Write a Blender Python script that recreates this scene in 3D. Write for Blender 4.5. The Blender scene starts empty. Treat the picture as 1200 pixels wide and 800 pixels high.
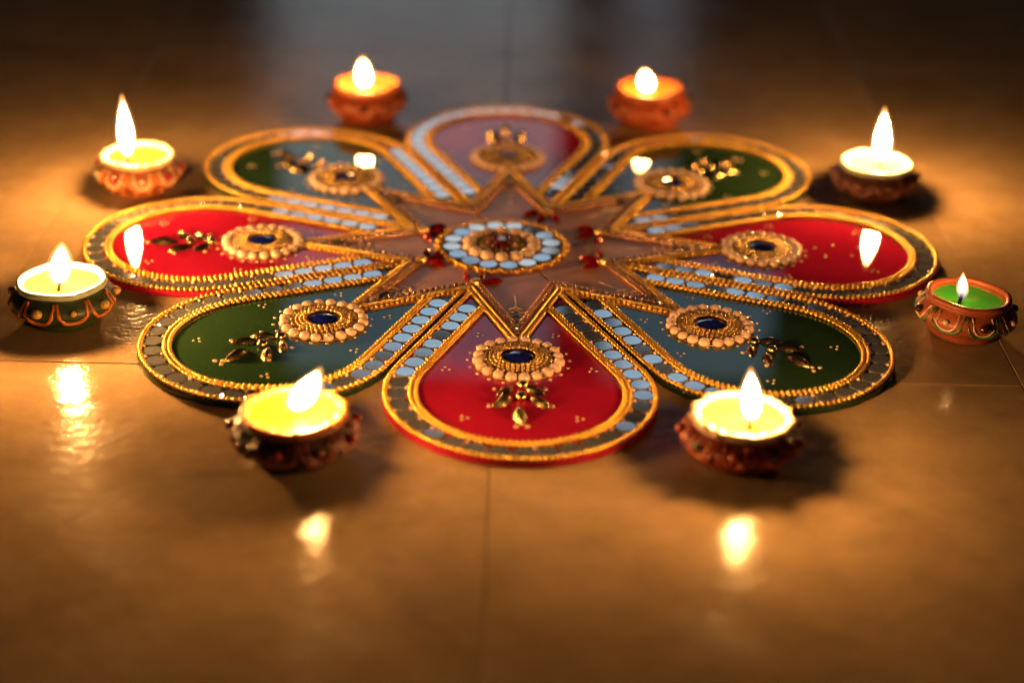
import bpy, bmesh, math, random
from mathutils import Matrix, Vector

random.seed(7)
PI = math.pi
U = 0.164          # metres per working unit (a floor tile is 0.30 m)
TOP = 0.035        # height of the plaque ornament plane above the floor, working units
C = bpy.context.scene.collection
scn = bpy.context.scene

# ------------------------------------------------------------------ camera
cam_d = bpy.data.cameras.new('camera')
cam = bpy.data.objects.new('camera', cam_d)
C.objects.link(cam)
R_ = Vector((0.9996756, 0.01082367, 0.02305508))
U_ = Vector((-0.02546407, 0.4431912, 0.89606537))
F_ = Vector((0.000519095, 0.896361763, -0.443323043))
M = Matrix((R_, U_, -F_)).transposed().to_4x4()
M.translation = Vector((0.0029187, -6.5616018, 2.8118804 + TOP)) * U
cam.matrix_world = M
cam_d.sensor_width = 36
cam_d.lens = 2086.6 / 1200 * 36
cam_d.clip_start = 0.05
cam_d.clip_end = 60
cam_d.dof.use_dof = True
cam_d.dof.focus_distance = 6.42 * U
cam_d.dof.aperture_fstop = 2.7
cam_d.dof.aperture_blades = 0
scn.camera = cam

# ------------------------------------------------------------------ world and window light
w = bpy.data.worlds.new('World')
scn.world = w
w.use_nodes = True
bg = w.node_tree.nodes['Background']
bg.inputs[0].default_value = (0.8, 0.85, 0.95, 1)
bg.inputs[1].default_value = 0.006


def window(name, x0, x1, z0, z1, y, radiance, col):
    d = bpy.data.lights.new(name, 'AREA')
    d.shape = 'RECTANGLE'
    d.size = x1 - x0
    d.size_y = z1 - z0
    d.energy = radiance * PI * (x1 - x0) * (z1 - z0)
    d.color = col
    o = bpy.data.objects.new(name, d)
    o.location = ((x0 + x1) / 2, y, (z0 + z1) / 2)
    o.rotation_euler = (-PI / 2, 0, 0)
    C.objects.link(o)


# the daylit opening far behind the rangoli: two panes and a dark bar between them
window('window_light', -0.57, 0.10, 1.36, 1.65, 3.0, 0.62, (0.46, 0.72, 0.95))
window('window_light', -0.57, 0.10, 0.02, 1.355, 3.0, 0.66, (0.84, 0.93, 1.0))
window('window_light', 0.24, 0.66, 1.30, 1.65, 3.0, 0.58, (0.46, 0.72, 0.95))
window('window_light', 0.24, 0.38, 0.40, 1.295, 3.0, 0.45, (0.75, 0.85, 1.0))

scn.view_settings.view_transform = 'Standard'
scn.view_settings.look = 'None'
scn.view_settings.gamma = 1
scn.view_settings.exposure = 0
scn.view_settings.use_curve_mapping = False
scn.cycles.use_denoising = True
scn.cycles.use_adaptive_sampling = False
scn.cycles.filter_width = 1.2
scn.cycles.denoising_prefilter = 'FAST'
scn.cycles.sample_clamp_indirect = 4
scn.cycles.caustics_reflective = True
scn.cycles.caustics_refractive = False
scn.cycles.max_bounces = 6

# ------------------------------------------------------------------ materials


def mat(name, col, rough=0.5, metal=0.0, coat=0.0, coat_rough=0.03, spec=0.5, var=0.0, vscale=40, bump=0.0, bscale=200,
        rvar=0.0, sss=0.0, ior=1.5):
    m = bpy.data.materials.new(name)
    m.use_nodes = True
    nt = m.node_tree
    b = nt.nodes['Principled BSDF']
    b.inputs['Base Color'].default_value = (*col, 1)
    b.inputs['Roughness'].default_value = rough
    b.inputs['Metallic'].default_value = metal
    b.inputs['Coat Weight'].default_value = coat
    b.inputs['Coat Roughness'].default_value = coat_rough
    b.inputs['Specular IOR Level'].default_value = spec
    b.inputs['IOR'].default_value = ior
    if sss:
        b.inputs['Subsurface Weight'].default_value = sss
        b.inputs['Subsurface Radius'].default_value = (0.006, 0.004, 0.002)
        b.inputs['Subsurface Scale'].default_value = 1.0
    tc = nt.nodes.new('ShaderNodeTexCoord')
    if var or rvar:
        n = nt.nodes.new('ShaderNodeTexNoise')
        n.inputs['Scale'].default_value = vscale
        n.inputs['Detail'].default_value = 6
        n.inputs['Roughness'].default_value = 0.65
        nt.links.new(tc.outputs['Object'], n.inputs['Vector'])
        if var:
            mx = nt.nodes.new('ShaderNodeMix')
            mx.data_type = 'RGBA'
            mx.inputs[6].default_value = (*[c * (1 - var) for c in col], 1)
            mx.inputs[7].default_value = (*[min(1, c * (1 + var)) for c in col], 1)
            mr = nt.nodes.new('ShaderNodeMapRange')
            mr.inputs[1].default_value = 0.3
            mr.inputs[2].default_value = 0.7
            nt.links.new(n.outputs['Fac'], mr.inputs[0])
            nt.links.new(mr.outputs[0], mx.inputs[0])
            nt.links.new(mx.outputs[2], b.inputs['Base Color'])
        if rvar:
            m2 = nt.nodes.new('ShaderNodeMapRange')
            m2.inputs[1].default_value = 0.3
            m2.inputs[2].default_value = 0.7
            m2.inputs[3].default_value = max(0, rough - rvar)
            m2.inputs[4].default_value = rough + rvar
            nt.links.new(n.outputs['Fac'], m2.inputs[0])
            nt.links.new(m2.outputs[0], b.inputs['Roughness'])
    if bump:
        n2 = nt.nodes.new('ShaderNodeTexNoise')
        n2.inputs['Scale'].default_value = bscale
        n2.inputs['Detail'].default_value = 4
        nt.links.new(tc.outputs['Object'], n2.inputs['Vector'])
        bp = nt.nodes.new('ShaderNodeBump')
        bp.inputs['Strength'].default_value = bump
        bp.inputs['Distance'].default_value = 0.001
        nt.links.new(n2.outputs['Fac'], bp.inputs['Height'])
        nt.links.new(bp.outputs['Normal'], b.inputs['Normal'])
    return m


GOLD = mat('gold_bead', (0.93, 0.55, 0.095), 0.33, 0.93, var=0.12, vscale=300)
GOLD_DARK = mat('gold_rhinestone', (0.72, 0.42, 0.13), 0.26, 0.75, var=0.35, vscale=400)
BRONZE = mat('bronze_setting', (0.20, 0.10, 0.04), 0.4, 0.6, var=0.3, vscale=200)
PLUM = mat('plum_rhinestone', (0.58, 0.29, 0.16), 0.24, 0.75, coat=0.6, var=0.45, vscale=400)
PEARL = mat('pearl', (0.66, 0.45, 0.34), 0.30, 0.0, coat=0.9, coat_rough=0.08, var=0.06, vscale=60)
SEED = mat('seed_bead', (0.75, 0.55, 0.42), 0.3, 0.0, coat=0.5)
DOT = mat('painted_dot', (0.62, 0.46, 0.30), 0.4, 0.2)
MIRROR = mat('mirror_glass', (0.88, 0.90, 0.90), 0.06, 0.90, var=0.05, vscale=90)
MIRROR_EDGE = mat('mirror_backing', (0.25, 0.2, 0.17), 0.6)
SAPPHIRE = mat('sapphire_glass', (0.004, 0.008, 0.16), 0.06, 0.0, coat=1.0, spec=0.9, ior=1.7)
RUBY = mat('ruby_glass', (0.24, 0.003, 0.006), 0.10, 0.35, coat=1.0, spec=0.9, ior=1.7, var=0.5, vscale=220)
GARNET = mat('garnet_glass', (0.08, 0.004, 0.01), 0.06, 0.0, coat=1.0, spec=0.9, ior=1.7)
LEAFGOLD = mat('foiled_leaf', (0.58, 0.40, 0.20), 0.22, 1.0, var=0.3, vscale=160, bump=0.4, bscale=500)
SILVER = mat('silver_leaf', (0.5, 0.46, 0.38), 0.25, 1.0, var=0.3, vscale=200)
SPRIG = mat('sprig_paint', (0.75, 0.53, 0.38), 0.5, var=0.2, vscale=300)
RED = mat('red_acrylic', (0.38, 0.010, 0.042), 0.6, 0.0, coat=1.0, coat_rough=0.01, spec=0.0, var=0.06, vscale=14)
GREEN = mat('green_acrylic', (0.019, 0.047, 0.017), 0.6, 0.0, coat=1.0, coat_rough=0.01, spec=0.0, var=0.10, vscale=14)
PLATE = mat('copper_acrylic', (0.52, 0.245, 0.145), 0.5, 0.0, coat=0.33, coat_rough=0.10, spec=0.15, var=0.08, vscale=10)


def tile_mat():
    m = bpy.data.materials.new('stone_tile')
    m.use_nodes = True
    nt = m.node_tree
    b = nt.nodes['Principled BSDF']
    tc = nt.nodes.new('ShaderNodeTexCoord')
    oi = nt.nodes.new('ShaderNodeObjectInfo')
    add = nt.nodes.new('ShaderNodeVectorMath')
    add.operation = 'MULTIPLY_ADD'
    add.inputs[1].default_value = (1, 1, 1)
    cmb = nt.nodes.new('ShaderNodeCombineXYZ')
    sc = nt.nodes.new('ShaderNodeMath')
    sc.operation = 'MULTIPLY'
    sc.inputs[1].default_value = 37.0
    nt.links.new(oi.outputs['Random'], sc.inputs[0])
    nt.links.new(sc.outputs[0], cmb.inputs[2])
    nt.links.new(tc.outputs['Object'], add.inputs[0])
    nt.links.new(cmb.outputs[0], add.inputs[2])
    n = nt.nodes.new('ShaderNodeTexNoise')
    n.inputs['Scale'].default_value = 9
    n.inputs['Detail'].default_value = 8
    n.inputs['Roughness'].default_value = 0.62
    n.inputs['Distortion'].default_value = 0.6
    nt.links.new(add.outputs[0], n.inputs['Vector'])
    cr = nt.nodes.new('ShaderNodeValToRGB')
    e = cr.color_ramp.elements
    e[0].position = 0.30
    e[0].color = (0.31, 0.203, 0.108, 1)
    e[1].position = 0.70
    e[1].color = (0.45, 0.310, 0.174, 1)
    nt.links.new(n.outputs['Fac'], cr.inputs[0])
    # per tile tone
    tone = nt.nodes.new('ShaderNodeMapRange')
    tone.inputs[3].default_value = 0.92
    tone.inputs[4].default_value = 1.06
    nt.links.new(oi.outputs['Random'], tone.inputs[0])
    hsv = nt.nodes.new('ShaderNodeHueSaturation')
    nt.links.new(tone.outputs[0], hsv.inputs['Value'])
    nt.links.new(cr.outputs[0], hsv.inputs['Color'])
    nt.links.new(hsv.outputs[0], b.inputs['Base Color'])
    # gloss with smears
    n3 = nt.nodes.new('ShaderNodeTexNoise')
    n3.inputs['Scale'].default_value = 22
    n3.inputs['Detail'].default_value = 5
    nt.links.new(add.outputs[0], n3.inputs['Vector'])
    mr = nt.nodes.new('ShaderNodeMapRange')
    mr.inputs[1].default_value = 0.3
    mr.inputs[2].default_value = 0.7
    mr.inputs[3].default_value = 0.10
    mr.inputs[4].default_value = 0.22
    nt.links.new(n3.outputs['Fac'], mr.inputs[0])
    nt.links.new(mr.outputs[0], b.inputs['Roughness'])
    b.inputs['Specular IOR Level'].default_value = 0.16
    # orange peel and pits
    n2 = nt.nodes.new('ShaderNodeTexNoise')
    n2.inputs['Scale'].default_value = 130
    n2.inputs['Detail'].default_value = 3
    nt.links.new(add.outputs[0], n2.inputs['Vector'])
    bp = nt.nodes.new('ShaderNodeBump')
    bp.inputs['Strength'].default_value = 0.37
    bp.inputs['Distance'].default_value = 0.001
    nt.links.new(n2.outputs['Fac'], bp.inputs['Height'])
    n4 = nt.nodes.new('ShaderNodeTexNoise')
    n4.inputs['Scale'].default_value = 520
    n4.inputs['Detail'].default_value = 2
    nt.links.new(add.outputs[0], n4.inputs['Vector'])
    bp2 = nt.nodes.new('ShaderNodeBump')
    bp2.inputs['Strength'].default_value = 0.14
    bp2.inputs['Distance'].default_value = 0.0006
    nt.links.new(n4.outputs['Fac'], bp2.inputs['Height'])
    nt.links.new(bp.outputs['Normal'], bp2.inputs['Normal'])
    nt.links.new(bp2.outputs['Normal'], b.inputs['Normal'])
    # fine darker speckle and smudges of wear in the glaze
    n5 = nt.nodes.new('ShaderNodeTexNoise')
    n5.inputs['Scale'].default_value = 46
    n5.inputs['Detail'].default_value = 9
    n5.inputs['Roughness'].default_value = 0.75
    nt.links.new(add.outputs[0], n5.inputs['Vector'])
    m5 = nt.nodes.new('ShaderNodeMapRange')
    m5.inputs[1].default_value = 0.32
    m5.inputs[2].default_value = 0.62
    m5.inputs[3].default_value = 0.84
    m5.inputs[4].default_value = 1.05
    nt.links.new(n5.outputs['Fac'], m5.inputs[0])
    mul = nt.nodes.new('ShaderNodeMath')
    mul.operation = 'MULTIPLY'
    nt.links.new(tone.outputs[0], mul.inputs[0])
    nt.links.new(m5.outputs[0], mul.inputs[1])
    nt.links.new(mul.outputs[0], hsv.inputs['Value'])
    return m


TILE = tile_mat()
GROUT = mat('grout', (0.24, 0.155, 0.085), 0.9, var=0.3, vscale=60)

# ------------------------------------------------------------------ mesh helpers (working units in, metres out)


class MB:
    def __init__(self):
        self.v = []
        self.f = []

    def add(self, vs, fs):
        b = len(self.v)
        self.v += vs
        self.f += [tuple(i + b for i in f) for f in fs]

    def ico(self, c, r, sub=1, sx=1, sy=1, sz=1):
        vs, fs = ICO[sub]
        self.add([(c[0] + v[0] * r * sx, c[1] + v[1] * r * sy, c[2] + v[2] * r * sz) for v in vs], fs)

    def lathe(self, prof, n=32, close_top=False, close_bot=False, fn=None):
        vs, fs = [], []
        for (r, z) in prof:
            for k in range(n):
                a = 2 * PI * k / n
                p = (r * math.cos(a), r * math.sin(a), z)
                vs.append(fn(p) if fn else p)
        for i in range(len(prof) - 1):
            for k in range(n):
                k2 = (k + 1) % n
                fs.append((i * n + k, i * n + k2, (i + 1) * n + k2, (i + 1) * n + k))
        if close_bot:
            fs.append(tuple(range(n - 1, -1, -1)))
        if close_top:
            b = (len(prof) - 1) * n
            fs.append(tuple(range(b, b + n)))
        self.add(vs, fs)

    def tube(self, pts, r, n=6, closed=False, flat=1.0):
        pts = [Vector(p) for p in pts]
        m = len(pts)
        vs, fs = [], []
        for i, p in enumerate(pts):
            a = pts[(i - 1) % m] if (closed or i > 0) else p
            b = pts[(i + 1) % m] if (closed or i < m - 1) else p
            t = (b - a).normalized()
            up = Vector((0, 0, 1)) if abs(t.z) < 0.95 else Vector((1, 0, 0))
            s = t.cross(up).normalized()
            q = s.cross(t).normalized()
            for k in range(n):
                an = 2 * PI * k / n
                vs.append(tuple(p + s * (r * math.cos(an)) + q * (r * flat * math.sin(an))))
        for i in range(m if closed else m - 1):
            j = (i + 1) % m
            for k in range(n):
                k2 = (k + 1) % n
                fs.append((i * n + k, i * n + k2, j * n + k2, j * n + k))
        if not closed:
            fs.append(tuple(range(n - 1, -1, -1)))
            fs.append(tuple(range((m - 1) * n, m * n)))
        self.add(vs, fs)

    def mesh(self, name, material, smooth=True):
        me = bpy.data.meshes.new(name)
        me.from_pydata([(x * U, y * U, z * U) for x, y, z in self.v], [], self.f)
        me.materials.append(material)
        me.polygons.foreach_set('use_smooth', [smooth] * len(me.polygons))
        me.update()
        return me


def make_ico(sub):
    bm = bmesh.new()
    bmesh.ops.create_icosphere(bm, subdivisions=sub, radius=1)
    bm.verts.ensure_lookup_table()
    r = [tuple(v.co) for v in bm.verts], [tuple(v.index for v in f.verts) for f in bm.faces]
    bm.free()
    return r


ICO = {k: make_ico(k) for k in (1, 2, 3)}


def link(name, me, parent=None, loc=(0, 0, 0), rot=(0, 0, 0), scale=None, **props):
    o = bpy.data.objects.new(name, me)
    C.objects.link(o)
    o.location = Vector(loc) * U
    o.rotation_euler = rot
    if scale:
        o.scale = scale
    if parent:
        o.parent = parent
    for k, v in props.items():
        o[k] = v
    return o


def thing(name, label, cat, loc, rz=0, group=None):
    o = bpy.data.objects.new(name, None)
    o.empty_display_size = 0.02
    C.objects.link(o)
    o.location = Vector(loc) * U
    o.rotation_euler = (0, 0, rz)
    o['label'] = label
    o['category'] = cat
    if group:
        o['group'] = group
    return o


CACHE = {}


def cached(key, fn):
    if key not in CACHE:
        CACHE[key] = fn()
    return CACHE[key]


def slab_mesh(name, outline, z0, z1, material, bev=0.003):
    """extruded outline with a small bevel; outline counter-clockwise"""
    bm = bmesh.new()
    vs = [bm.verts.new((x * U, y * U, z0 * U)) for x, y in outline]
    f = bm.faces.new(vs)
    f.normal_update()
    if f.normal.z > 0:
        f.normal_flip()
    r = bmesh.ops.extrude_face_region(bm, geom=[f])
    up = [v for v in r['geom'] if isinstance(v, bmesh.types.BMVert)]
    bmesh.ops.translate(bm, vec=(0, 0, (z1 - z0) * U), verts=up)
    upset = set(up)
    if bev:
        ed = [e for e in bm.edges if e.verts[0] in upset and e.verts[1] in upset]
        bmesh.ops.bevel(bm, geom=ed, offset=bev * U, segments=2, affect='EDGES', profile=0.5)
    bmesh.ops.triangulate(bm, faces=[f for f in bm.faces if len(f.verts) > 4])
    bmesh.ops.recalc_face_normals(bm, faces=bm.faces)
    me = bpy.data.meshes.new(name)
    bm.to_mesh(me)
    bm.free()
    me.materials.append(material)
    return me


def resample(pts, pitch, closed=False):
    if closed:
        pts = pts + [pts[0]]
    L = [0]
    for a, b in zip(pts, pts[1:]):
        L.append(L[-1] + math.dist(a, b))
    n = max(1, round(L[-1] / pitch))
    out = []
    j = 0
    for k in range(n if closed else n + 1):
        s = L[-1] * k / n
        while j < len(L) - 2 and L[j + 1] < s:
            j += 1
        t = (s - L[j]) / max(1e-9, L[j + 1] - L[j])
        a, b = pts[j], pts[j + 1]
        out.append((a[0] + (b[0] - a[0]) * t, a[1] + (b[1] - a[1]) * t))
    return out


def line_x(p, d, q, e):
    den = d[0] * e[1] - d[1] * e[0]
    t = ((q[0] - p[0]) * e[1] - (q[1] - p[1]) * e[0]) / den
    return (p[0] + d[0] * t, p[1] + d[1] * t)


# ------------------------------------------------------------------ the floor
floor_me = MB()
floor_me.add([(-16, -12, -0.005), (16, -12, -0.005), (16, 17, -0.005), (-16, 17, -0.005)], [(0, 1, 2, 3)])
floor = link('floor', floor_me.mesh('floor', GROUT, False), kind='structure',
             label='beige stone tile floor with thin dark joints')
TW = 1.842
X0, Y0 = -0.055, -1.055


def tile_mesh():
    h = TW / 2 - 0.0020
    return slab_mesh('tile', [(-h, -h), (h, -h), (h, h), (-h, h)], -0.03, 0.0, TILE, 0.0018)


for i in range(-4, 4):
    for j in range(-3, 5):
        link('tile', cached('tile', tile_mesh), floor,
             (X0 + (i + 0.5) * TW, Y0 + (j + 0.5) * TW, random.uniform(-0.0012, 0)))

# ------------------------------------------------------------------ rangoli geometry
PHI = 0.0311
T0, T1 = 0.002, 0.022               # board underside and top
RC, R0 = 1.24, 1.24 * math.sin(PI / 8)
AP, VA = 0.935, 0.4705             # star apex and valley radii (outer edge of its trim)
S8, C8 = math.sin(PI / 8), math.cos(PI / 8)
VP = (VA * C8, VA * S8)
ed = Vector((AP - VP[0], -VP[1])).normalized()
EN = (-ed.y, ed.x) if (-ed.y * 1 + ed.x * 1) > 0 else (ed.y, -ed.x)     # outward normal of the star edge (+v side)


def star_pt(d, which):
    """apex or valley of the star outline moved inward by d"""
    p = (AP - EN[0] * d, -EN[1] * d)
    if which == 'apex':
        return line_x(p, (ed.x, ed.y), (0, 0), (1, 0))
    return line_x(p, (ed.x, ed.y), (0, 0), (C8, S8))


def leg_end(o, gap):
    """where the petal's leg line (inset o) meets the star edge moved outward by gap"""
    p = (AP + EN[0] * gap, EN[1] * gap)
    n = (S8, -C8)                    # inward normal of the +v leg
    return line_x(p, (ed.x, ed.y), (n[0] * o, n[1] * o), (C8, S8))


def petal_path(o, gap, n=64):
    """open path: -v leg end, round the tip, +v leg end"""
    r = R0 - o
    e = leg_end(o, gap)
    a0 = PI / 2 + PI / 8
    arc = []
    for k in range(n + 1):
        a = -a0 + 2 * a0 * k / n
        arc.append((RC + r * math.cos(a), r * math.sin(a)))
    return [(e[0], -e[1])] + arc + [e]


PU = 1.15                            # petal origin along its axis


def loc(p):
    return (p[0] - PU, p[1])


def petal_board(material):
    out = [loc(p) for p in petal_path(0.006, 0.004)]
    ap = line_x((AP + EN[0] * 0.004, EN[1] * 0.004), (ed.x, ed.y), (0, 0), (1, 0))
    out.append(loc(ap))
    return slab_mesh('board', out, T0, T1, material, 0.003)


def chain_mesh(name, paths, r, z, material, pitch, sub=2, closed=False, flat=False, jit=0.0):
    mb = MB()
    rnd = random.Random(3)
    for path in paths:
        for p in resample(path, pitch, closed):
            q = (p[0] + rnd.uniform(-jit, jit), p[1] + rnd.uniform(-jit, jit), z + rnd.uniform(-jit, jit))
            mb.ico(q, r * rnd.uniform(0.95, 1.03), sub)
    return mb.mesh(name, material, not flat)


def disc_mesh(name, r, h, material, edge, n=20):
    mb = MB()
    prof = [(r, 0), (r, h * 0.6), (r - 0.003, h)]
    mb.lathe(prof, n, True, False)
    me = mb.mesh(name, material, False)
    me.materials.append(edge)
    for p in me.polygons:
        if abs(p.normal.z) < 0.5:
            p.material_index = 1
    return me


def gem_mesh(name, r, h, material, n=10, sy=1.0, peak=False):
    """faceted cabochon: girdle, crown, table"""
    mb = MB()
    prof = [(r, 0), (r, h * 0.3), (r * 0.86, h * 0.72), (r * 0.48, h)]
    if peak:
        prof = [(r, 0), (r, h * 0.35), (r * 0.55, h * 0.78), (r * 0.10, h)]
    mb.lathe(prof, n, True, False, fn=lambda p: (p[0], p[1] * sy, p[2]))
    return mb.mesh(name, material, False)


def leaf_mesh(name, L, W, H, material, facet=True, point=0.75):
    """marquise cabochon: pointed at both ends, ridged along the middle"""
    mb = MB()
    vs, fs = [], []
    n, m = 9, 5
    for i in range(n):
        t = i / (n - 1)
        x = (t - 0.5) * L
        wd = W * 0.5 * max(0.02, math.sin(PI * t)) ** point
        ht = H * max(0.02, math.sin(PI * t)) ** 0.7
        for k in range(m):
            s = -1 + 2 * k / (m - 1)
            vs.append((x, s * wd, ht * (1 - abs(s) ** 1.6)))
    for i in range(n - 1):
        for k in range(m - 1):
            fs.append((i * m + k, (i + 1) * m + k, (i + 1) * m + k + 1, i * m + k + 1))
    fs.append(tuple(k for k in [i * m for i in range(n)] + [i * m + m - 1 for i in range(n - 1, -1, -1)]))
    mb.add(vs, fs)
    return mb.mesh(name, material, not facet)


def dots_mesh(pts, r, name='dots', material=None):
    mb = MB()
    for p in pts:
        mb.ico((p[0], p[1], T1), r if len(p) < 3 else p[2], 1, 1, 1, 0.55)
    return mb.mesh(name, material or DOT)


PR = 0.0212


def medallion_base():
    mb = MB()
    mb.lathe([(0.158, 0), (0.158, 0.004), (0.150, 0.007)], 40, True)
    return mb.mesh('medallion', BRONZE)


def make_petal(idx, label, colour, leaves, tiltseed):
    a = -PI / 2 + PHI + idx * PI / 4
    rnd = random.Random(tiltseed)
    t = thing('petal_plaque', label, 'plaque', (PU * math.cos(a), PU * math.sin(a), 0), a, 'petals of the rangoli')
    link('board', cached('board' + colour.name, lambda: petal_board(colour)), t)
    # bead trims
    link('outer_bead_trim', cached('obt', lambda: chain_mesh('outer_bead_trim', [[loc(p) for p in petal_path(0.017, 0.006)]],
         0.0094, T1 + 0.0075, GOLD, 0.0218, jit=0.0006)), t, kind='stuff')
    link('inner_bead_trim', cached('ibt', lambda: chain_mesh('inner_bead_trim',
         [[loc(p) for p in petal_path(0.102, 0.006)], [loc(p) for p in petal_path(0.1195, 0.006)]],
         0.0087, T1 + 0.0075, GOLD, 0.0206, jit=0.0006)), t, kind='stuff')
    # mirrors
    mp = resample([loc(p) for p in petal_path(0.0585, 0.055)], 0.0795)
    for p in mp:
        link('mirror', cached('mirror', lambda: disc_mesh('mirror', 0.0375, 0.007, MIRROR, MIRROR_EDGE)), t,
             (p[0], p[1], T1 - 0.001), (rnd.gauss(0, 0.010), rnd.gauss(0, 0.010), rnd.uniform(0, 3)))

    def seeds():
        mb = MB()
        for o in (0.032, 0.0855):
            for (x, y), (x2, y2) in zip(mp, mp[1:]):
                pass
        pm = [((x + x2) / 2, (y + y2) / 2, x2 - x, y2 - y) for (x, y), (x2, y2) in zip(mp, mp[1:])]
        r2 = random.Random(5)
        for (x, y, dx, dy) in pm:
            L = math.hypot(dx, dy)
            nx, ny = -dy / L, dx / L
            for s in (-1, 1):
                if r2.random() < 0.85:
                    mb.ico((x + nx * 0.029 * s, y + ny * 0.029 * s, T1 + 0.004), 0.0075, 1)
        return mb.mesh('seed_beads', SEED)
    link('seed_beads', cached('seeds', seeds), t, kind='stuff')
    # medallion on the axis at radius 1.0
    mz = T1
    md = link('medallion', cached('medallion', medallion_base), t, (1.0 - PU + rnd.uniform(-.006, .006), rnd.uniform(-.006, .006), mz), (0, 0, rnd.uniform(-.12, .12)))
    npearl = 20
    for k in range(npearl):
        an = 2 * PI * (k + 0.5) / npearl
        link('pearl', cached('pearl', lambda: pearl_mesh(PR)), md,
             ((0.143 + rnd.uniform(-.0025, .0025)) * math.cos(an), (0.143 + rnd.uniform(-.0025, .0025)) * math.sin(an), 0.0075), (0, 0, an), [rnd.uniform(0.93, 1.05)] * 3)

    def rings():
        mb = MB()
        r2 = random.Random(11)
        for rr, n, z, s in ((0.114, 40, 0.010, 0.0085), (0.0985, 35, 0.013, 0.0080), (0.083, 29, 0.015, 0.0080), (0.0685, 24, 0.017, 0.0082)):
            for k in range(n):
                an = 2 * PI * k / n
                mb.ico((rr * math.cos(an), rr * math.sin(an), z + r2.uniform(-.0015, .0015)), s, 2)
        return mb.mesh('rhinestone_rings', GOLD_DARK)
    link('rhinestone_rings', cached('rings', rings), md, kind='stuff')
    link('gem', cached('gem', lambda: gem_mesh('gem', 0.060, 0.026, SAPPHIRE, 12, 0.80, True)), md, (0, 0, 0.004), (0, 0, -a))

    # dots round the medallion and at the panel edge
    def dots():
        pts = []
        for k in range(20):
            an = 2 * PI * k / 20
            if abs(an - PI) > 0.5:
                pts.append((1.0 - PU + 0.178 * math.cos(an), 0.178 * math.sin(an), 0.0075))
        for (uu, vv) in ((1.07, 0.255), (1.07, -0.255), (0.80, 0.135), (0.80, -0.135), (1.42, 0.19), (1.42, -0.19)):
            for k in range(3):
                an = 2 * PI * k / 3 + uu * 7
                pts.append((uu - PU + 0.014 * math.cos(an), vv + 0.014 * math.sin(an), 0.0058))
        if leaves:
            for (du, dv) in ((1.215, 0.085), (1.215, -0.085), (1.335, 0.105), (1.335, -0.105), (1.455, 0.0), (1.475, 0.018), (1.475, -0.018)):
                pts.append((du - PU, dv, 0.0095))
        else:
            for (du, dv) in ((1.22, 0.03), (1.25, -0.05), (1.30, 0.06), (1.36, -0.04), (1.40, 0.04)):
                pts.append((du - PU, dv, 0.009))
        return dots_mesh(pts, 0.008)
    link('dots', cached('dots%d' % leaves, dots), t, kind='stuff')
    if leaves:
        for (du, dv, an, sc) in ((1.235, 0.052, 0.75, 0.9), (1.235, -0.052, -0.75, 0.9), (1.315, 0.060, 0.62, 0.95),
                                 (1.315, -0.060, -0.62, 0.95), (1.395, 0.0, 0.0, 1.1)):
            link('leaf', cached('leaf', lambda: leaf_mesh('leaf', 0.105, 0.046, 0.022, LEAFGOLD)), t,
                 (du - PU + rnd.uniform(-.006, .006), dv + rnd.uniform(-.006, .006), T1), (0, 0, an + rnd.uniform(-.15, .15)), (sc, sc, sc))
        for du in (1.20, 1.285):
            link('bead', cached('gbead', lambda: bead_mesh(0.020, LEAFGOLD)), t, (du - PU, rnd.uniform(-.01, .01), T1 + 0.010))
    return t


def pearl_mesh(r):
    mb = MB()
    mb.ico((0, 0, 0), r, 3, 1, 1, 0.80)
    return mb.mesh('pearl', PEARL)


def bead_mesh(r, m, sub=2):
    mb = MB()
    mb.ico((0, 0, 0), r, sub, 1, 1, 0.85)
    return mb.mesh('bead', m)


make_petal(0, 'red teardrop plaque at the front with a dark blue gem and gold leaf spray', RED, True, 1)
make_petal(1, 'green teardrop plaque behind the front right candle, beneath the plain red petal', GREEN, True, 2)
make_petal(2, 'red teardrop plaque beside the small green candle, dotted and without gold leaves', RED, False, 3)
make_petal(3, 'green teardrop plaque at the back, beside the dark candle with pale rim', GREEN, True, 4)
make_petal(4, 'mauve looking red teardrop plaque at the far back between the two orange candles', RED, True, 5)
make_petal(5, 'green teardrop plaque at the back, beside the candle with orange and cream loops', GREEN, True, 6)
make_petal(6, 'red teardrop plaque beside the green teal rimmed candle, with a tall flame mirrored in it', RED, True, 7)
make_petal(7, 'green teardrop plaque behind the front left candle whose flame leans', GREEN, True, 8)

# ------------------------------------------------------------------ the star in the middle
star = thing('star_plaque', 'eight pointed copper brown star plaque with pearl and mirror medallion in the middle', 'plaque', (0, 0, 0), -PI / 2 + PHI)


def star_outline(d):
    pts = []
    a = star_pt(d, 'apex')
    v = star_pt(d, 'valley')
    ra, rv = math.hypot(*a), math.hypot(*v)
    for k in range(8):
        an = k * PI / 4
        pts.append((ra * math.cos(an), ra * math.sin(an)))
        pts.append((rv * math.cos(an + PI / 8), rv * math.sin(an + PI / 8)))
    return pts


so = star_outline(0.002)
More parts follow.
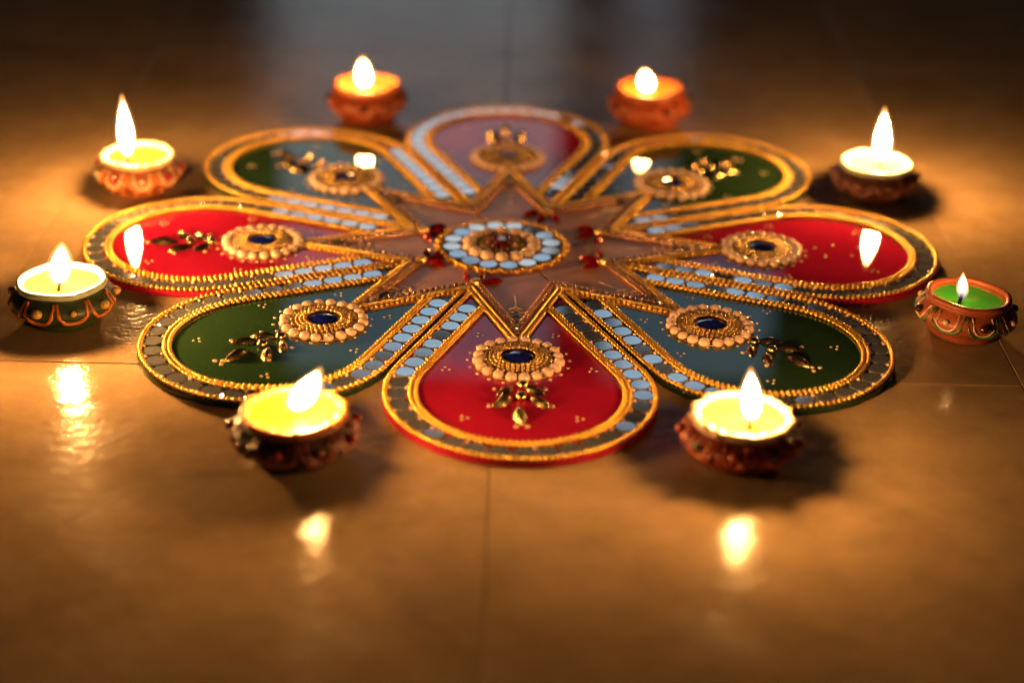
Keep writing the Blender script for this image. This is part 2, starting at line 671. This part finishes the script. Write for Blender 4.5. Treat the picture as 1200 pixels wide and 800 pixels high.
# two half plates meeting along the line from the front right notch to the back left notch
h1 = so[1:10]           # valley 0 ... valley 4
h2 = so[9:] + so[:2]
for h in (h1, h2):
    a, b = Vector(h[0]), Vector(h[-1])
    n = Vector((-(b - a).y, (b - a).x)).normalized()
    cen = Vector((sum(p[0] for p in h) / len(h), sum(p[1] for p in h) / len(h)))
    if n.dot(cen - a) < 0:
        n = -n
    h[0] = tuple(a + n * 0.003)
    h[-1] = tuple(b + n * 0.003)
    if sum(p[0] * q[1] - p[1] * q[0] for p, q in zip(h, h[1:] + h[:1])) < 0:
        h.reverse()
    link('half_plate', slab_mesh('half_plate', h, T0, T1, PLATE, 0.002), star)
link('gold_bead_trim', chain_mesh('gold_bead_trim', [star_outline(0.009)], 0.0086, T1 + 0.0065, GOLD, 0.0208, 2, True, False, 0.0006), star, kind='stuff')
mb = MB()
wire = [(p[0], p[1], T1 + 0.009 + 0.0015 * (q % 2)) for q, p in enumerate(resample(star_outline(0.0265), 0.011, True))]
mb.tube(wire, 0.0052, 6, True)
link('gold_cord', mb.mesh('gold_cord', GOLD), star)
link('plum_rhinestone_trim', chain_mesh('plum_rhinestone_trim', [star_outline(0.0425), star_outline(0.0620)], 0.0102, T1 + 0.006, PLUM, 0.0245, 2, True, False, 0.001),
     star, kind='stuff')

# medallion, glued a little off centre
ca = PI / 2 - PHI
moff = Vector((-0.045, 0.0))
ml = (moff.x * math.cos(ca) - moff.y * math.sin(ca), moff.x * math.sin(ca) + moff.y * math.cos(ca))
mb = MB()
mb.lathe([(0.252, 0), (0.252, 0.003), (0.247, 0.005)], 64, True)
md = link('medallion', mb.mesh('medallion', PLATE), star, (ml[0], ml[1], T1))
rnd = random.Random(21)
for k in range(16):
    an = 2 * PI * k / 16 + 0.12
    link('mirror', cached('mirror', None), md, (0.200 * math.cos(an), 0.200 * math.sin(an), 0.004),
         (rnd.gauss(0, 0.022), rnd.gauss(0, 0.018), rnd.uniform(0, 3)))
for k in range(14):
    an = 2 * PI * k / 14
    link('pearl', cached('pearl_l', lambda: pearl_mesh(0.0275)), md, (0.131 * math.cos(an), 0.131 * math.sin(an), 0.011))
sc_pts = []
for k in range(320):
    an = 2 * PI * k / 320
    rr = 0.246 + 0.009 * abs(math.cos(8 * (an - 0.12)))
    sc_pts.append((rr * math.cos(an), rr * math.sin(an)))
link('scalloped_bead_ring', chain_mesh('scalloped_bead_ring', [sc_pts], 0.0078, 0.009, GOLD, 0.0170, 2, True), md, kind='stuff')
sc2 = [(0.263 * math.cos(2 * PI * k / 32 + 0.03), 0.263 * math.sin(2 * PI * k / 32 + 0.03)) for k in range(32)]
link('outer_seed_ring', chain_mesh('outer_seed_ring', [sc2], 0.0085, 0.006, GOLD, 0.052, 2, True), md, kind='stuff')
mb = MB()
r2 = random.Random(12)
for rr, n, z, s in ((0.094, 28, 0.011, 0.0105), (0.075, 22, 0.014, 0.0105), (0.056, 16, 0.015, 0.0105)):
    for k in range(n):
        an = 2 * PI * k / n
        mb.ico((rr * math.cos(an), rr * math.sin(an), z + r2.uniform(-.002, .002)), s, 1)
link('rhinestone_rings', mb.mesh('rhinestone_rings', GOLD_DARK), md, kind='stuff')
link('gem', gem_mesh('gem', 0.036, 0.028, GARNET, 9), md, (0, 0, 0.009))
for k in range(7):
    an = 2 * PI * k / 7 + 0.2
    link('bead', cached('rbead', lambda: bead_mesh(0.012, RUBY)), md, (0.045 * math.cos(an), 0.045 * math.sin(an), 0.020))

# red jewel sprays in six of the eight notches (the two on the seam have none)
for k in range(8):
    if k in (0, 4):
        continue
    an = k * PI / 4 + PI / 8
    c, s = math.cos(an), math.sin(an)
    for q, (du, dv, rt) in enumerate(((0.325, 0.0, 0.0), (0.352, 0.054, -0.75), (0.352, -0.054, 0.75))):
        link('red_jewel', cached('red_jewel', lambda: leaf_mesh('red_jewel', 0.088, 0.034, 0.024, RUBY, point=1.0)), star,
             (du * c - dv * s, du * s + dv * c, T1), (0, 0, an + rt + random.uniform(-.1, .1)))
    du = 0.392
    link('gold_jewel', cached('gold_jewel', lambda: gem_mesh('gold_jewel', 0.024, 0.024, GOLD_DARK, 9)), star, (du * c, du * s, T1))

# painted sprigs and silver leaves on the points
def sprig():
    mb = MB()
    z = T1 + 0.0004
    def stroke(pts, r=0.0075):
        mb.tube([(p[0], p[1], z) for p in pts], r, 5, False, 0.35)
    stroke([(0.46, 0), (0.54, 0), (0.60, 0)], 0.0035)
    for (uu, ww) in ((0.565, 0.026), (0.600, 0.048), (0.635, 0.066)):
        for s in (-1, 1):
            stroke([(uu - 0.006, 0), (uu + 0.010, s * ww * 0.35), (uu + 0.006, s * ww * 0.7), (uu + 0.020, s * ww)])
    return mb.mesh('painted_sprig', SPRIG)
for k in range(8):
    an = k * PI / 4
    c, s = math.cos(an), math.sin(an)
    link('painted_sprig', cached('sprig', sprig), star, (0, 0, 0), (0, 0, an))
    for q, (du, dv, rt) in enumerate(((0.695, 0.026, 0.5), (0.695, -0.026, -0.5), (0.705, 0.011, 0.25), (0.705, -0.011, -0.25))):
        link('silver_leaf', cached('sleaf', lambda: leaf_mesh('silver_leaf', 0.075, 0.022, 0.014, SILVER)), star,
             (du * c - dv * s, du * s + dv * c, T1), (0, 0, an + rt))
    link('crystal', cached('crystal', lambda: gem_mesh('crystal', 0.014, 0.016, SILVER, 8)), star, (0.752 * c, 0.752 * s, T1))

# ------------------------------------------------------------------ clay tealight lamps
PROF = [(0.118, 0.0), (0.130, 0.004), (0.134, 0.014), (0.138, 0.026), (0.158, 0.042), (0.178, 0.060), (0.187, 0.078), (0.186, 0.092),
        (0.176, 0.108), (0.160, 0.121), (0.150, 0.130), (0.149, 0.138)]


def surf(z):
    for (r0, z0), (r1, z1) in zip(PROF, PROF[1:]):
        if z0 <= z <= z1:
            return r0 + (r1 - r0) * (z - z0) / (z1 - z0)
    return PROF[-1][0]


def flame_mat(name, strength, col, blue=0.0, mantle=False):
    """core: the luminous soot zone that lights everything; mantle: thin glowing gas round it, faint where little of it is looked through"""
    m = bpy.data.materials.new(name)
    m.use_nodes = True
    nt = m.node_tree
    nt.nodes.remove(nt.nodes['Principled BSDF'])
    out = nt.nodes['Material Output']
    tc = nt.nodes.new('ShaderNodeTexCoord')
    sp = nt.nodes.new('ShaderNodeSeparateXYZ')
    nt.links.new(tc.outputs['Generated'], sp.inputs[0])
    cr = nt.nodes.new('ShaderNodeValToRGB')
    e = cr.color_ramp.elements
    nt.links.new(sp.outputs['Z'], cr.inputs[0])
    em = nt.nodes.new('ShaderNodeEmission')
    nt.links.new(cr.outputs[0], em.inputs[0])
    if not mantle:
        e[0].position = 0.0
        e[0].color = (0.003, 0.0015, 0.0006, 1)
        e[1].position = 1.0
        e[1].color = (*[c * 0.05 for c in col], 1)
        for (ps, k) in ((0.10, 0.25), (0.22, 1.0), (0.50, 0.85), (0.72, 0.30)):
            x = cr.color_ramp.elements.new(ps)
            x.color = (*[c * k for c in col], 1)
        em.inputs[1].default_value = strength * 1.4
        nt.links.new(em.outputs[0], out.inputs[0])
        return m
    e[0].position = 0.0
    e[0].color = (0.02, 0.03, 0.05 + 0.25 * blue, 1)
    e[1].position = 1.0
    e[1].color = (1.0, 0.36, 0.08, 1)
    for (ps, c) in ((0.14, (0.10 + 0.1 * (1 - blue), 0.10, 0.10 + 0.35 * blue)), (0.34, (1.0, 0.55, 0.20)), (0.7, (1.0, 0.50, 0.15))):
        x = cr.color_ramp.elements.new(ps)
        x.color = (*c, 1)
    lw = nt.nodes.new('ShaderNodeLayerWeight')
    lw.inputs['Blend'].default_value = 0.5
    inv = nt.nodes.new('ShaderNodeMath')
    inv.operation = 'SUBTRACT'
    inv.inputs[0].default_value = 1.0
    nt.links.new(lw.outputs['Facing'], inv.inputs[1])
    pw = nt.nodes.new('ShaderNodeMath')
    pw.operation = 'POWER'
    pw.inputs[1].default_value = 3.0
    nt.links.new(inv.outputs[0], pw.inputs[0])
    ml = nt.nodes.new('ShaderNodeMath')
    ml.operation = 'MULTIPLY'
    ml.inputs[1].default_value = 1.9
    nt.links.new(pw.outputs[0], ml.inputs[0])
    nt.links.new(ml.outputs[0], em.inputs[1])
    tr = nt.nodes.new('ShaderNodeBsdfTransparent')
    ad = nt.nodes.new('ShaderNodeAddShader')
    nt.links.new(em.outputs[0], ad.inputs[0])
    nt.links.new(tr.outputs[0], ad.inputs[1])
    nt.links.new(ad.outputs[0], out.inputs[0])
    m.cycles.emission_sampling = 'NONE'
    return m


FCOL = (1.0, 0.48, 0.135)


def make_lamp(label, pos, rim_r, body, rimcol, loopA, loopB, beadA, beadB, wax, flame, rot, tilt=(0, 0), n=9, h=1.0, loop_r=1.0, lumps=0, strength=600, blue=0.0,
              waxz=0.131, foot_dots=None, pointy=0.8):
    seed = sum(ord(ch) for ch in label)
    rnd = random.Random(seed)
    k_ = rim_r / 0.150
    t = thing('clay_lamp', label, 'oil lamp', (pos[0], pos[1], 0), rot, 'clay lamps round the rangoli')
    t.rotation_euler = (tilt[0], tilt[1], rot)
    ph = [rnd.uniform(0, 6.28) for _ in range(4)]

    def wob(p):
        a = math.atan2(p[1], p[0])
        q = k_ * (1 + 0.010 * math.sin(2 * a + ph[0]) + 0.006 * math.sin(3 * a + ph[1]) + 0.002 * math.sin(9 * a + ph[2]))
        return (p[0] * q, p[1] * q, p[2] * h * (1 + 0.015 * math.sin(2 * a + ph[3]) * (p[2] > 0.05)))
    mb = MB()
    inner = [(0.140, 0.136), (0.134, 0.120), (0.125, 0.104)]
    fine = []
    for (r0, z0), (r1, z1) in zip(PROF, PROF[1:]):
        fine += [(r0, z0), ((r0 + r1) / 2, (z0 + z1) / 2)]
    fine.append(PROF[-1])
    mb.lathe(fine + inner, 56, True, True, wob)
    link('bowl', mb.mesh('bowl', body), t)
    # rolled, slightly lumpy rim
    mb = MB()
    ring = []
    for k in range(72):
        a = 2 * PI * k / 72
        rr = 0.1475 + 0.0003 * math.sin(13 * a + ph[0]) + 0.0010 * math.sin(5 * a + ph[2])
        ring.append(wob((rr * math.cos(a), rr * math.sin(a), 0.1455 + 0.0018 * math.sin(5 * a + ph[1]))))
    mb.tube(ring, 0.0132 * k_, 10, True)
    for k in range(lumps):
        a = 2 * PI * (k + rnd.uniform(-0.2, 0.2)) / lumps
        rr = 0.147 + rnd.uniform(-0.002, 0.004)
        mb.ico(wob((rr * math.cos(a), rr * math.sin(a), 0.150 + rnd.uniform(-0.002, 0.003))), rnd.uniform(0.015, 0.022) * k_, 2, 1, 1, 0.75)
    link('rim', mb.mesh('rim', rimcol), t)
    # wax
    mb = MB()
    prof = [(0.1395, waxz + 0.006), (0.136, waxz + 0.002), (0.128, waxz), (0.112, waxz - 0.001), (0.098, waxz - 0.006), (0.075, waxz - 0.0085),
            (0.045, waxz - 0.008), (0.020, waxz - 0.004), (0.010, waxz)]

    def waxwob(p):
        a = math.atan2(p[1], p[0])
        r = math.hypot(p[0], p[1])
        dz = 0.0022 * math.sin(3 * a + ph[1] + r * 30) * math.sin(5 * a + ph[0]) * (r > 0.05)
        return wob((p[0], p[1], p[2] + dz))
    mb.lathe(prof, 48, True, False, waxwob)
    link('wax', mb.mesh('wax', wax), t)
    # loops and beads on the belly
    def on(a, z, lift):
        r = surf(z) + lift
        return wob((r * math.cos(a), r * math.sin(a), z))
    half = PI / n * 0.93
    for k in range(n):
        a0 = 2 * PI * k / n
        for (sc, m, rad, nm) in ((1.0, loopA, 0.0080, 'loop'), (0.66, loopB, 0.0062, 'inner_loop')):
            if m is None:
                continue
            pts = []
            for q in range(13):
                s = -1 + 2 * q / 12
                zz = 0.124 - (0.070 * (0.55 + 0.45 * sc)) * math.sqrt(max(0, 1 - abs(s) ** 2.6))
                pts.append(on(a0 + half * sc * s * rnd.uniform(0.97, 1.03), max(zz, 0.046), 0.002))
            mb = MB()
            mb.tube(pts, rad * k_ * loop_r, 6)
            link(nm, mb.mesh(nm, m), t)
        m = beadA if k % 2 == 0 else (beadB or beadA)
        c = on(a0, 0.096, 0.003)
        rr = (0.020 if k % 2 == 0 else 0.013) * k_
        link('bead', cached('lb' + m.name + '%.4f' % rr, lambda: bead_mesh(rr, m)), t, c)
    if foot_dots:
        mb = MB()
        for k in range(16):
            a = 2 * PI * k / 16
            mb.ico(on(a, 0.030, 0.003), 0.010, 1)
        link('foot_dots', mb.mesh('foot_dots', foot_dots), t, kind='stuff')
    # wick and flame (offsets are given in world directions)
    off, tip, fr = flame
    ca, sa = math.cos(-rot), math.sin(-rot)
    def wl(x, y):
        return (x * ca - y * sa, x * sa + y * ca)
    bx, by = wl(*off)
    tx, ty = wl(tip[0], tip[1])
    mb = MB()
    wz = waxz * h
    mb.tube([(bx - 0.006, by, wz - 0.010), (bx - 0.002, by + 0.001, wz + 0.016), (bx + tx * 0.12, by + ty * 0.12, wz + 0.034)], 0.0065, 8)
    link('wick', mb.mesh('wick', WICK), t)
    z0 = waxz * h + 0.013
    H = tip[2] + 0.003

    def flame_mesh(name, m, N, K, wide, s0, s1):
        mb = MB()
        vs, fs = [], []
        for i in range(N + 1):
            q_ = i / N
            s = s0 + (s1 - s0) * q_
            r = fr * wide * (math.sin(PI * min(1, q_ ** 0.70)) ** pointy if 0 < q_ < 1 else 0.02)
            r = max(r, fr * wide * (0.25 if i == 0 else 0.03))
            lx, ly = tx * max(s, 0.0) ** 1.25, ty * max(s, 0.0) ** 1.25
            for q in range(K):
                a = 2 * PI * q / K
                vs.append((bx + lx + r * math.cos(a), by + ly + r * math.sin(a), z0 + H * s))
        for i in range(N):
            for q in range(K):
                q2 = (q + 1) % K
                fs.append((i * K + q, i * K + q2, (i + 1) * K + q2, (i + 1) * K + q))
        fs.append(tuple(range(K - 1, -1, -1)))
        fs.append(tuple(range(N * K, N * K + K)))
        mb.add(vs, fs)
        return mb.mesh(name, m)
    fl = link('flame', flame_mesh('flame', flame_mat('flame_gas', strength, FCOL, blue, True), 20, 20, 1.26, -0.02, 1.05), t)
    link('flame_core', flame_mesh('flame_core', flame_mat('flame_soot', strength, FCOL, blue), 10, 8, 0.80, 0.10 + 0.2 * blue, 0.93), fl)
    return t


WICK = mat('charred_wick', (0.012, 0.010, 0.009), 0.9)


def clay(name, col, rough=0.5, coat=0.15):
    return mat(name, col, rough, coat=coat, coat_rough=0.25, var=0.28, vscale=70, bump=0.5, bscale=260)


def paint(name, col, rough=0.4):
    return mat(name, col, rough, coat=0.3, coat_rough=0.2, var=0.15, vscale=200, bump=0.3, bscale=400)


def waxm(name, col):
    return mat(name, col, 0.35, coat=0.4, coat_rough=0.1, var=0.08, vscale=60)


TERRA = clay('terracotta', (0.24, 0.060, 0.020))
RUSSET = clay('russet_clay', (0.29, 0.066, 0.022))
BRICK = clay('brick_red_clay', (0.40, 0.068, 0.022))
ORANGE_CLAY = clay('orange_clay', (0.29, 0.044, 0.012))
RED_CLAY = clay('deep_red_clay', (0.21, 0.026, 0.011))
DKGREEN = clay('dark_green_clay', (0.030, 0.050, 0.018))
DKBROWN = clay('dark_brown_clay', (0.075, 0.024, 0.014))
MAROON = clay('maroon_clay', (0.20, 0.030, 0.018))
P_ORANGE = paint('orange_paint', (0.58, 0.16, 0.03))
P_ORANGE_DIM = paint('dim_lit_orange_paint', (0.28, 0.062, 0.016))  # orange paint darkened, so the colour carries the weaker light on the far pots
P_PINKISH_SHADED = paint('shaded_dusty_red_paint', (0.17, 0.045, 0.03))  # dusty red paint with the deep shadow on its lamp darkened into the colour
P_CREAM = paint('cream_paint', (0.60, 0.45, 0.28))
P_GREEN = paint('green_paint', (0.045, 0.13, 0.045))
P_TEAL = paint('pale_teal_paint', (0.42, 0.50, 0.40))
P_GOLD = paint('gold_paint', (0.60, 0.36, 0.08))
P_RED = paint('red_paint', (0.40, 0.045, 0.03))
P_PINKISH = paint('dusty_red_paint', (0.34, 0.10, 0.06))
B_RED = mat('red_bead', (0.30, 0.008, 0.012), 0.2, coat=1)
B_DARK = mat('dark_bead', (0.030, 0.008, 0.008), 0.15, coat=1)
W_YELLOW = waxm('yellow_wax', (0.40, 0.168, 0.014))
W_CREAM = waxm('cream_wax', (0.38, 0.205, 0.05))
W_GREEN = waxm('green_wax', (0.032, 0.27, 0.030))
W_PINK = waxm('pink_wax', (0.62, 0.20, 0.14))
W_ORANGE = waxm('orange_wax', (0.45, 0.19, 0.02))

make_lamp('dark green clay lamp with pale teal rim and orange loops, beside the left red petal',
          (-1.629, -0.705), 0.150, DKGREEN, P_TEAL, P_ORANGE, None, P_GOLD, None, W_YELLOW,
          ((0.001, -0.033), (0.021, 0, 0.164), 0.044), 0.25, strength=2100, pointy=0.62)
make_lamp('terracotta lamp with orange and cream loops, red beads and a tall thin flame',
          (-1.612, 0.590), 0.146, TERRA, P_CREAM, P_ORANGE, P_CREAM, B_RED, P_CREAM, W_YELLOW,
          ((-0.030, -0.053), (-0.005, 0, 0.280), 0.037), 0.1, strength=640, lumps=16, foot_dots=P_ORANGE)
make_lamp('orange red clay lamp with lumpy rim at the back, on the grey window reflection',
          (-0.711, 1.560), 0.148, RED_CLAY, P_ORANGE, P_ORANGE_DIM, P_ORANGE_DIM, B_DARK, None, W_CREAM,
          ((-0.010, -0.060), (-0.006, 0, 0.155), 0.044), 0.5, strength=230, pointy=0.62, h=1.17)
make_lamp('plain orange clay lamp with a short round flame, farthest back on the dark floor',
          (0.637, 1.605), 0.154, ORANGE_CLAY, P_ORANGE_DIM, P_ORANGE_DIM, None, B_DARK, P_ORANGE_DIM, W_ORANGE,
          ((-0.019, -0.050), (-0.017, 0, 0.118), 0.044), 0.9, strength=200, pointy=0.55, h=1.17)
make_lamp('dark brown clay lamp with pale rim, pink wax and dusty red loops in deep shadow',
          (1.571, 0.728), 0.146, DKBROWN, P_TEAL, P_PINKISH_SHADED, None, P_PINKISH_SHADED, None, W_PINK,
          ((0.016, 0.000), (-0.010, 0, 0.248), 0.041), 0.0, strength=780)
make_lamp('reddish terracotta lamp with green wax, green and cream loops and a tiny flame',
          (1.667, -0.629), 0.145, RUSSET, RUSSET, P_GREEN, P_CREAM, B_DARK, P_CREAM, W_GREEN,
          ((-0.029, -0.013), (-0.012, 0, 0.098), 0.021), 0.15, tilt=(0.0, 0.05), strength=150, blue=0.9, n=8, waxz=0.125, loop_r=0.72)
make_lamp('maroon clay lamp in front of a green petal with a steady upright flame',
          (0.744, -1.597), 0.152, MAROON, P_CREAM, P_RED, P_ORANGE, P_RED, P_GREEN, W_CREAM,
          ((0.021, -0.039), (-0.015, 0, 0.187), 0.037), 0.3, strength=760, lumps=13)
make_lamp('blackish brown clay lamp in front of a green petal with a flame leaning right',
          (-0.675, -1.644), 0.158, DKBROWN, P_ORANGE, P_PINKISH, P_PINKISH, B_RED, P_PINKISH, W_YELLOW,
          ((0.008, 0.0), (0.076, 0, 0.156), 0.050), 0.35, lumps=11)
